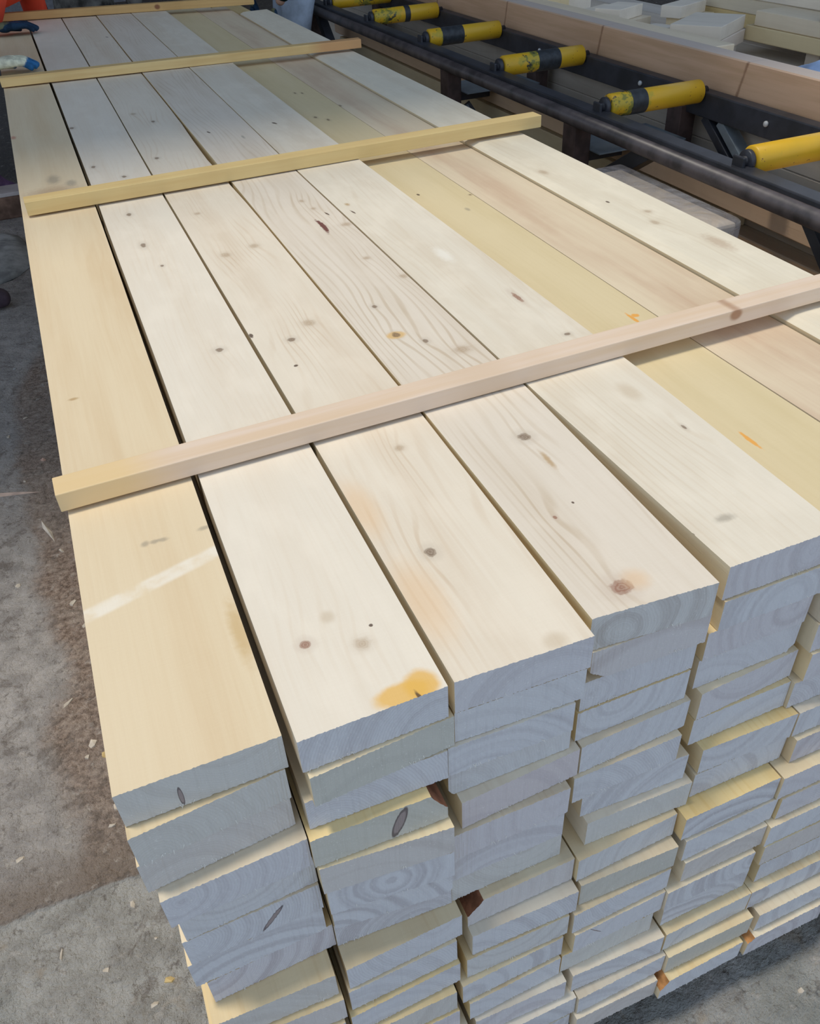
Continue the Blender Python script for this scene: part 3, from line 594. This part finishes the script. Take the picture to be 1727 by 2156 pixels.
# loose offcuts piled on the pack
OFF = [  # x, y, z of the near corner, length, width, thickness, rotation deg, tint, label
 (2.66, 2.53, PT, .27, .20, .048, 36, 2, 'lowest slab under the broad pale slab of the offcut pile'),
 (2.665, 2.54, PT + .049, .28, .17, .048, 31, 2, 'slab in the middle under the broad pale slab'),
 (2.655, 2.535, PT + .098, .30, .21, .050, 33, 0, 'broad pale slab topping the offcut pile'),
 (2.545, 2.565, PT + .049, .09, .085, .046, 20, 0, 'pale block with yellow sawn end in front of the broad slab'),
 (2.56, 2.33, PT, .17, .09, .046, 12, 2, 'flat greyish offcut nearest the blue bag'),
 (2.555, 2.56, PT, .085, .16, .048, 8, 1, 'lower block at the front edge of the pile under the yellow-ended block'),
 (2.56, 2.87, PT, .20, .13, .048, 8, 2, 'lower offcut left of the broad slab'),
 (2.56, 2.88, PT + .049, .18, .11, .048, 14, 0, 'pale block with dark end left of the broad slab'),
 (2.60, 3.12, PT, .22, .13, .048, 21, 1, 'lower block at the left end of the offcut pile'),
 (2.60, 3.13, PT + .049, .21, .12, .048, 18, 0, 'middle block at the left end of the offcut pile'),
 (2.59, 3.14, PT + .098, .20, .13, .048, 26, 0, 'top block at the left end of the offcut pile'),
 (2.86, 3.02, PT, .22, .11, .048, 24, 0, 'lower block behind the pile beside the long boards'),
 (2.86, 3.03, PT + .049, .22, .10, .048, 17, 1, 'middle yellowish block behind the pile'),
 (2.84, 3.04, PT + .098, .22, .10, .048, 23, 0, 'upper block behind the broad pale slab'),
 (2.66, 3.42, PT, .24, .13, .048, 15, 2, 'rear lower block of the offcut pile'),
 (2.66, 3.43, PT + .049, .23, .12, .048, 22, 0, 'rear upper block of the offcut pile'),
]
for (x, y, z, l, wd, th, a, ti, lab) in OFF:
    bm = bmesh.new(); bevel_box(bm, (0, 0, 0), (l, wd, th), .002)
    o = obj('offcut', bm, PALE[ti], None, (x, y, z)); o.rotation_euler.z = math.radians(a); tag(o, lab, 'wood block', 'offcut pile behind the conveyor')
# stack of long boards to the right
for i, y in enumerate((1.3, 2.3)):
    lumber('bearer', (2.95, y, PT), (3.45, y + .07, -.102), PACKW[2], 'short timber bearer under the ' + ['near', 'far'][i] + ' part of the long boards', 'timber')
LONGS = [(0, -.10, 2.70), (0, -.044, 2.66), (1, -.10, 3.2), (1, -.044, 3.2), (1, .012, 3.1), (2, -.10, 3.4), (2, -.044, 3.4), (2, .012, 3.4), (2, .068, 3.3)]
for n_, (c, z0, yf) in enumerate(LONGS):
    x0 = 2.92 + .165 * c + rnd.uniform(-.004, .004)
    o = lumber('timber_board', (x0, 1.0 + rnd.uniform(-.05, .05), z0), (x0 + .155, yf, z0 + .055), PALE[[1, 0, 1][n_ % 3]])
    tag(o, 'long pale board right of the offcuts, ' + ['first', 'second', 'third', 'fourth'][int(round((z0 + .10) / .056))] + ' layer, ' + ['nearest the pile', 'middle row', 'farthest row'][c], 'board', 'long boards right of the offcut pile')
for i, (x, y, z, l, wd, th, a, ti, lab) in enumerate([(2.93, 2.20, .0125, .12, .10, .05, 10, 0, 'white-faced block lying on the long boards'), (2.93, 1.93, .0125, .14, .16, .05, 6, 0, 'orange-tinted block on the long boards at the right edge')]):
    bm = bmesh.new(); bevel_box(bm, (0, 0, 0), (l, wd, th), .002)
    o = obj('offcut', bm, [PALE[0], PACKW[0]][i], None, (x, y, z)); o.rotation_euler.z = math.radians(a); tag(o, lab, 'wood block')
# crumpled blue bag
bm = bmesh.new(); bmesh.ops.create_icosphere(bm, subdivisions=4, radius=.1)
from mathutils import noise as mnoise
for v in bm.verts:
    p = v.co * 14; k = 1 + .25 * mnoise.noise(p) + .12 * mnoise.noise(p * 2.3)
    v.co = Vector((v.co.x * 1.0 * k, v.co.y * 1.2 * k, max(-.045, v.co.z * .8 * k)))
BLUEBAG = plain('blue_plastic', (.30, .44, .70), .35, .5, .2, 12.)
tag(obj('plastic_bag', bm, BLUEBAG, None, (2.60, 1.93, PT + .047), True), 'crumpled light blue plastic bag at the right edge behind the orange beam', 'bag')

# ------------------------------------------------------------------ things on the ground at the left
chipm = plain('chip_wood', (.56, .49, .40), .8, .2, .15, 40.)
rnd = random.Random(21)
CH = [(-.17, 1.32, .016), (-.15, 1.22, .010), (-.21, .98, .013), (-.17, .84, .017), (-.185, .81, .016), (-.15, .80, .011), (-.14, .66, .010), (-.155, .62, .008), (-.12, .60, .008), (-.30, 2.25, .012), (-.26, 1.95, .010),
      (-.20, 2.05, .014), (-.24, 2.35, .010), (-.33, .62, .012), (-.14, .44, .010), (-.27, .40, .009), (-.20, .34, .009), (-.11, .36, .009), (-.10, .28, .012), (-.30, 1.45, .009), (-.18, 1.55, .010), (-.26, 2.75, .012), (-.13, .25, .010), (.86, -.16, .010), (.95, -.12, .008)]
SH = ['pale curled', 'flat whitish', 'long thin', 'small square', 'tiny pale', 'yellowish', 'broad flat', 'pointed', 'greyish', 'twisted', 'stubby', 'pinkish', 'narrow']
ASP = {2: (1.7, .35), 3: (.7, .9), 4: (.5, .45), 6: (1.2, 1.0), 7: (1.4, .5), 10: (.6, .7), 12: (1.3, .3)}
CHM = {5: plain('yellow_chip', (.60, .44, .20), .8, .2), 8: plain('grey_chip', (.36, .35, .33), .8, .2), 11: plain('pink_chip', (.55, .36, .28), .8, .2)}
for i, (x, y, s_) in enumerate(CH):
    bm = bmesh.new(); fa, fb = ASP.get(i % 13, (1., .6)); a, b = s_ * .75 * fa, s_ * .75 * fb; h = .002
    pts = [(-a, -b * .8), (a * .6, -b), (a, b * .3), (a * .2, b), (-a * .8, b * .6)]
    lo = [bm.verts.new((px, py, 0)) for px, py in pts]; hi = [bm.verts.new((px * .9, py * .9, h + .002 * math.sin(k * 2.))) for k, (px, py) in enumerate(pts)]
    bm.faces.new(list(reversed(lo))); bm.faces.new(hi)
    for k in range(5): bm.faces.new((lo[k], lo[(k+1) % 5], hi[(k+1) % 5], hi[k]))
    o = obj('wood_chip', bm, CHM.get(i % 13, chipm), None, (x, y, G)); o.rotation_euler.z = rnd.uniform(0, 6)
    zone = 'far along the ground' if y > 1.9 else (('on the dirt just nearer than the pink strip' if y > 1.1 else 'on the dirt by the near left corner') if y > .5 else ('on the near concrete slab' if x < .5 else 'on the ground right of the stack'))
    tag(o, '%s wood chip %s' % (SH[i % 13], zone), 'wood chip', '%s chips %s' % (SH[i % 13], zone))
def sliver(p, q, r, label, mat=chipm):
    p, q = Vector(p), Vector(q); d = q - p; bm = bmesh.new()
    w_ = d.cross(Vector((0, 0, 1))).normalized() * r
    v = [bm.verts.new(k) for k in ((0, 0, 0), d * .3 + w_, d, d * .6 - w_, d * .3 + Vector((0, 0, r * .8)), d * .7 + Vector((0, 0, r * .6)))]
    for f in ((0, 4, 1), (1, 4, 5), (1, 5, 2), (2, 5, 3), (3, 5, 4), (3, 4, 0), (0, 1, 2, 3)): bm.faces.new([v[k] for k in f])
    return tag(obj('wood_splinter', bm, mat, None, p), label, 'splinter')
sliver((-.225, 1.72, G), (-.195, 1.60, G), .008, 'white pointed splinter on the dirt left of the near strip')
sliver((-.40, 1.93, G), (-.215, 1.87, G), .010, 'long pinkish splinter of wood at the left frame edge', plain('pink_splinter', (.52, .38, .30), .8, .2))
# timber lying across the ground behind the first pair of boots
tm = empty('ground_timber', (-.95, 4.58, G), 'squared dirty timber with a pale top lying on the ground left of the stack', 'timber')
bm = bmesh.new(); bevel_box(bm, (0, 0, 0), (.90, .17, .115), .006); obj('timber', bm, plain('dirty_timber', (.24, .15, .11), .85, .15, .5, 9., bump=.6), tm)
bm = bmesh.new(); bevel_box(bm, (-.02, -.004, .1155), (.905, .15, .135), .003); obj('top_board', bm, plain('pale_top', (.55, .50, .49), .7, .2, .12, 9.), tm)
# lump of broken concrete
bm = bmesh.new(); bmesh.ops.create_icosphere(bm, subdivisions=3, radius=.2)
for v in bm.verts:
    k = 1 + .22 * mnoise.noise(v.co * 6); v.co = Vector((v.co.x * 1.3 * k, v.co.y * 1.7 * k, max(0, v.co.z * .28 * k)))
tag(obj('concrete_lump', bm, plain('rough_concrete', (.36, .37, .37), .9, .1, .35, 14., bump=1.), None, (-.36, 3.98, G), True), 'grey lump of rough concrete on the ground left of the stack', 'concrete')

# ------------------------------------------------------------------ people
SKINM = plain('skin', (.55, .33, .24), .5, .35, .06, 20.)
RED = plain('red_orange_coat', (.70, .075, .035), .75, .15, .16, 7.)
DKRED = plain('dark_red_coat', (.36, .03, .03), .75, .15, .2, 7.)
NAVY = plain('navy_trousers', (.018, .030, .065), .85, .1, .4, 8.)
CAMO = plain('grey_green_clothes', (.13, .125, .11), .85, .1, .7, 13.)
PALEBLUE = plain('pale_blue_trousers', (.36, .42, .50), .8, .1, .18, 14.)
PURPLE = plain('dark_purple_boot', (.085, .060, .080), .6, .3, .25, 20.)
LILAC = plain('lilac_boot', (.22, .13, .27), .6, .3, .25, 20.)
HAIR = plain('dark_hair', (.02, .015, .012), .7, .2, .3, 60.)
GREEN = plain('dark_green_jacket', (.012, .035, .032), .85, .1, .5, 8.)
def skin_mesh(name, verts, edges, radii, mat, parent, levels=2, root=0, flat=None):
    me = bpy.data.meshes.new(name); me.from_pydata([Vector(v) for v in verts], edges, [])
    me.materials.append(mat)
    o = bpy.data.objects.new(name, me); COL.objects.link(o); o.parent = parent
    md = o.modifiers.new('skin', 'SKIN'); md.use_smooth_shade = True
    if not me.skin_vertices: me.skin_vertices.new()
    for i, sv in enumerate(me.skin_vertices[0].data):
        r = radii[i]; sv.radius = r if isinstance(r, tuple) else (r, r); sv.use_root = (i == root)
    sb = o.modifiers.new('sub', 'SUBSURF'); sb.levels = levels; sb.render_levels = levels
    return o
def glove_mat(name, back, finger, split):
    s = NT(name, .8, .15); c = s.coord(); x, y, z = s.sep(c)
    k = s.math('ADD', s.math('SUBTRACT', s.math('ADD', x, s.math('MULTIPLY', z, -1.6)), split), s.math('MULTIPLY', s.math('SUBTRACT', s.noise(c, 45., 3.), .5), .05))
    f = s.mr(k, -.006, .006)
    colr = s.mix(f, s.mix(s.mr(s.noise(c, 40., 3.), .4, .6), back, tuple(q * .72 for q in back)), s.mix(s.mr(s.noise(c, 30., 3.), .4, .6), finger, tuple(q * .6 for q in finger)))
    s.col(colr); s.bump(s.noise(c, 160., 3.), .4, .002); return s.m
def glove(name, parent, wrist, heading, mat, curl=.5, mirror=1):
    """right hand lying palm down; local x = finger direction"""
    e = bpy.data.objects.new(name, None)
    V, E, R = [], [], []
    def add(p, r, prev=None):
        V.append((p[0], p[1] * mirror, p[2])); R.append(r); i = len(V) - 1
        if prev is not None: E.append((prev, i))
        return i
    w0 = add((0, 0, .035), (.030, .022)); w1 = add((.035, 0, .034), (.034, .020), w0)
    p1 = add((.075, 0, .034), (.040, .017), w1)
    for k, (oy, ln) in enumerate([(.032, .070), (.011, .078), (-.011, .072), (-.031, .058)]):
        a = add((.095, oy, .036), (.0125, .0125), p1); b = add((.095 + ln * .45, oy * 1.1, .034), .0112, a)
        c = add((.095 + ln * .80, oy * 1.12, .020), .0105, b); d = add((.095 + ln * .95, oy * 1.12, .0125), .0098, c)
    t1 = add((.045, .045, .026), .015, w1); t2 = add((.078, .060, .018), .0125, t1); add((.103, .062, .0135), .0110, t2)
    o = skin_mesh(name, V, E, R, mat, parent, 2, 1)
    bpy.data.objects.remove(e)
    o.location = wrist; o.rotation_euler.z = heading
    return o
def person(loc, label, face, coat, legs, boots, hands, lean, coat_len, glovem, stance=.16, hip_z=.90, group=None, hair=True, feet=(0, 0), gscale=1.):
    """loc on the ground; face = heading of the front (radians about z); lean = forward offset of the shoulders; hands = two world points of the wrists or None"""
    p = empty('person', loc, label, 'person', group); p.rotation_euler.z = face
    inv = Matrix.Rotation(-face, 3, 'Z')
    fx = lambda f, s, z: Vector((f, s, z))                      # forward, side, up in the person's own frame
    pel = fx(-lean * .25, 0, hip_z); waist = fx(lean * .15, 0, hip_z + .17); chest = fx(lean * .62, 0, hip_z + .34 - lean * .12)
    neck = fx(lean * .98, 0, hip_z + .52 - lean * .30); head0 = neck + fx(.05 + lean * .10, 0, .09); head1 = head0 + fx(.02 + lean * .05, 0, .11)
    V, E, R = [pel, waist, chest, neck, head0, head1], [(0, 1), (1, 2), (2, 3), (3, 4), (4, 5)], [(.15, .11), (.13, .10), (.155, .11), (.055, .055), (.075, .085), (.072, .085)]
    Vc, Ec, Rc = [], [], []
    wr = []
    for sgn, hd in ((1, hands[0]), (-1, hands[1])):
        sh = chest + fx(.02, sgn * .19, .11); 
        if hd is not None: wpt = inv @ (Vector(hd) - Vector(loc))
        else: wpt = sh + fx(.06, sgn * .05, -.52)
        mid = (sh + wpt) / 2; d = (wpt - sh).length; bend = math.sqrt(max(.0, .29 ** 2 - (d / 2) ** 2)) if d < .58 else .02
        el = mid + fx(-.3, sgn * .6, -.75).normalized() * bend
        i = len(V); V += [sh, el, wpt]; E += [(2, i), (i, i + 1), (i + 1, i + 2)]; R += [.058, .043, .028]
        wr.append((sh, el, wpt))
    for sgn in (1, -1):
        hp = pel + fx(0, sgn * .09, -.05); an = fx(feet[0 if sgn > 0 else 1], sgn * stance * .6, .09); kn = (hp + an) / 2 + fx(.06, 0, .02); toe = an + fx(.13, 0, -.055)
        i = len(V); V += [hp, kn, an, toe]; E += [(0, i), (i, i + 1), (i + 1, i + 2), (i + 2, i + 3)]; R += [.085, .058, .040, .032]
    skin_mesh('body', V, E, R, SKINM, p, 2)
    # face and hair
    bm = bmesh.new(); hc = (head0 + head1) / 2 + fx(.01, 0, .0)
    for (o_, r_) in ((fx(.092, 0, -.012), .014), (fx(.0, .078, -.01), .018), (fx(.0, -.078, -.01), .018)):
        t = bmesh.new(); bmesh.ops.create_icosphere(t, subdivisions=2, radius=r_); merge(bm, t, Matrix.Translation(hc + o_))
    obj('face_features', bm, SKINM, p, (0, 0, 0), True)
    bm = bmesh.new(); bmesh.ops.create_icosphere(bm, subdivisions=3, radius=.108)
    for v in bm.verts:
        if v.co.z < -.02 - .5 * max(0, -v.co.x) * -1 * 0: v.co.z = -.02 + (v.co.z + .02) * (.9 if v.co.x < 0 else .05)
        v.co = hc + Vector((v.co.x * .95 - .012, v.co.y * .86, v.co.z * .95 + .045))
    obj('cap', bm, coat if not hair else HAIR, p, (0, 0, 0), True)
    # trousers
    Vt, Et, Rt = [pel + fx(0, 0, .06), pel], [(0, 1)], [(.155, .12), (.165, .125)]
    for sgn in (1, -1):
        hp = pel + fx(0, sgn * .09, -.05); an = fx(feet[0 if sgn > 0 else 1], sgn * stance * .6, .12); kn = (hp + an) / 2 + fx(.06, 0, .02)
        i = len(Vt); Vt += [hp, kn, an]; Et += [(1, i), (i, i + 1), (i + 1, i + 2)]; Rt += [.105, .080, .070]
    skin_mesh('trousers', Vt, Et, Rt, legs, p, 2, 1)
    # coat with skirt and sleeves
    Vc = [pel + fx(.02, 0, -coat_len), pel + fx(.01, 0, -coat_len * .5), pel, waist, chest, chest + (neck - chest) * .75]
    Ec = [(i, i + 1) for i in range(5)]; Rc = [(.21, .17), (.19, .155), (.18, .14), (.165, .13), (.185, .135), (.09, .09)]
    if coat_len < .05: Vc, Ec, Rc = Vc[2:], [(i, i + 1) for i in range(3)], Rc[2:]
    ci = len(Vc) - 2
    for (sh, el, wpt) in wr:
        i = len(Vc); Vc += [sh, el, wpt + (el - wpt) * .12]; Ec += [(ci, i), (i, i + 1), (i + 1, i + 2)]; Rc += [.080, .062, .048]
    skin_mesh('coat', Vc, Ec, Rc, coat, p, 2, ci)
    for sgn in (1, -1):
        an = fx(feet[0 if sgn > 0 else 1], sgn * stance * .6, 0)
        skin_mesh('boot', [an + fx(-.045, 0, .05), an + fx(.0, 0, .055), an + fx(.08, 0, .048), an + fx(.15, 0, .040), an + fx(-.01, 0, .14), an + fx(-.01, 0, .24)], [(0, 1), (1, 2), (2, 3), (1, 4), (4, 5)], [.042, .050, .050, .038, .052, .058], boots, p, 2, 1)
    for k, (hd, sgn) in enumerate(zip(hands, (1, -1))):
        sh, el, wpt = wr[k]
        gm = glovem[k]
        if hd is not None:
            g = glove('glove', p, wpt + Vector((0, 0, -.035)), -face + .0, gm, mirror=-sgn)
            g.location = wpt + Vector((0, 0, -.036)); g.scale = (gscale,) * 3
        else:
            g = glove('glove', p, wpt, 0, gm, mirror=-sgn); g.rotation_euler = (0, PI / 2, 0)
    return p
GL_CREAM = glove_mat('cream_and_blue_glove', (.78, .78, .58), (.035, .16, .36), .075)
GL_DARK = glove_mat('dark_blue_glove', (.16, .16, .09), (.018, .045, .085), -.03)
person((-.385, 3.50, G), 'person in red coat at the left edge, cream and blue glove on the boards', 0, DKRED, NAVY, PURPLE, [None, (-.060, 3.33, .037)], .22, .32, [GL_CREAM, GL_CREAM], stance=.22, feet=(-.30, .0), gscale=1.2)
person((-.31, 4.82, G), 'person in orange-red coat leaning over the far left corner, dark blue glove', -.25, RED, NAVY, LILAC, [None, (.01, 4.28, .037)], .74, .50, [GL_DARK, GL_DARK], stance=.26, hip_z=.83, gscale=1.1)
person((.50, 5.45, G), 'person in grey-green work clothes standing behind the far end of the stack', -PI / 2, CAMO, CAMO, PURPLE, [None, None], .22, .20, [GL_DARK, GL_DARK])
person((1.62, 5.05, G), 'person in pale blue trousers and dark jacket beyond the far right corner of the stack', PI, GREEN, PALEBLUE, PURPLE, [None, None], .10, .0, [GL_DARK, GL_DARK])
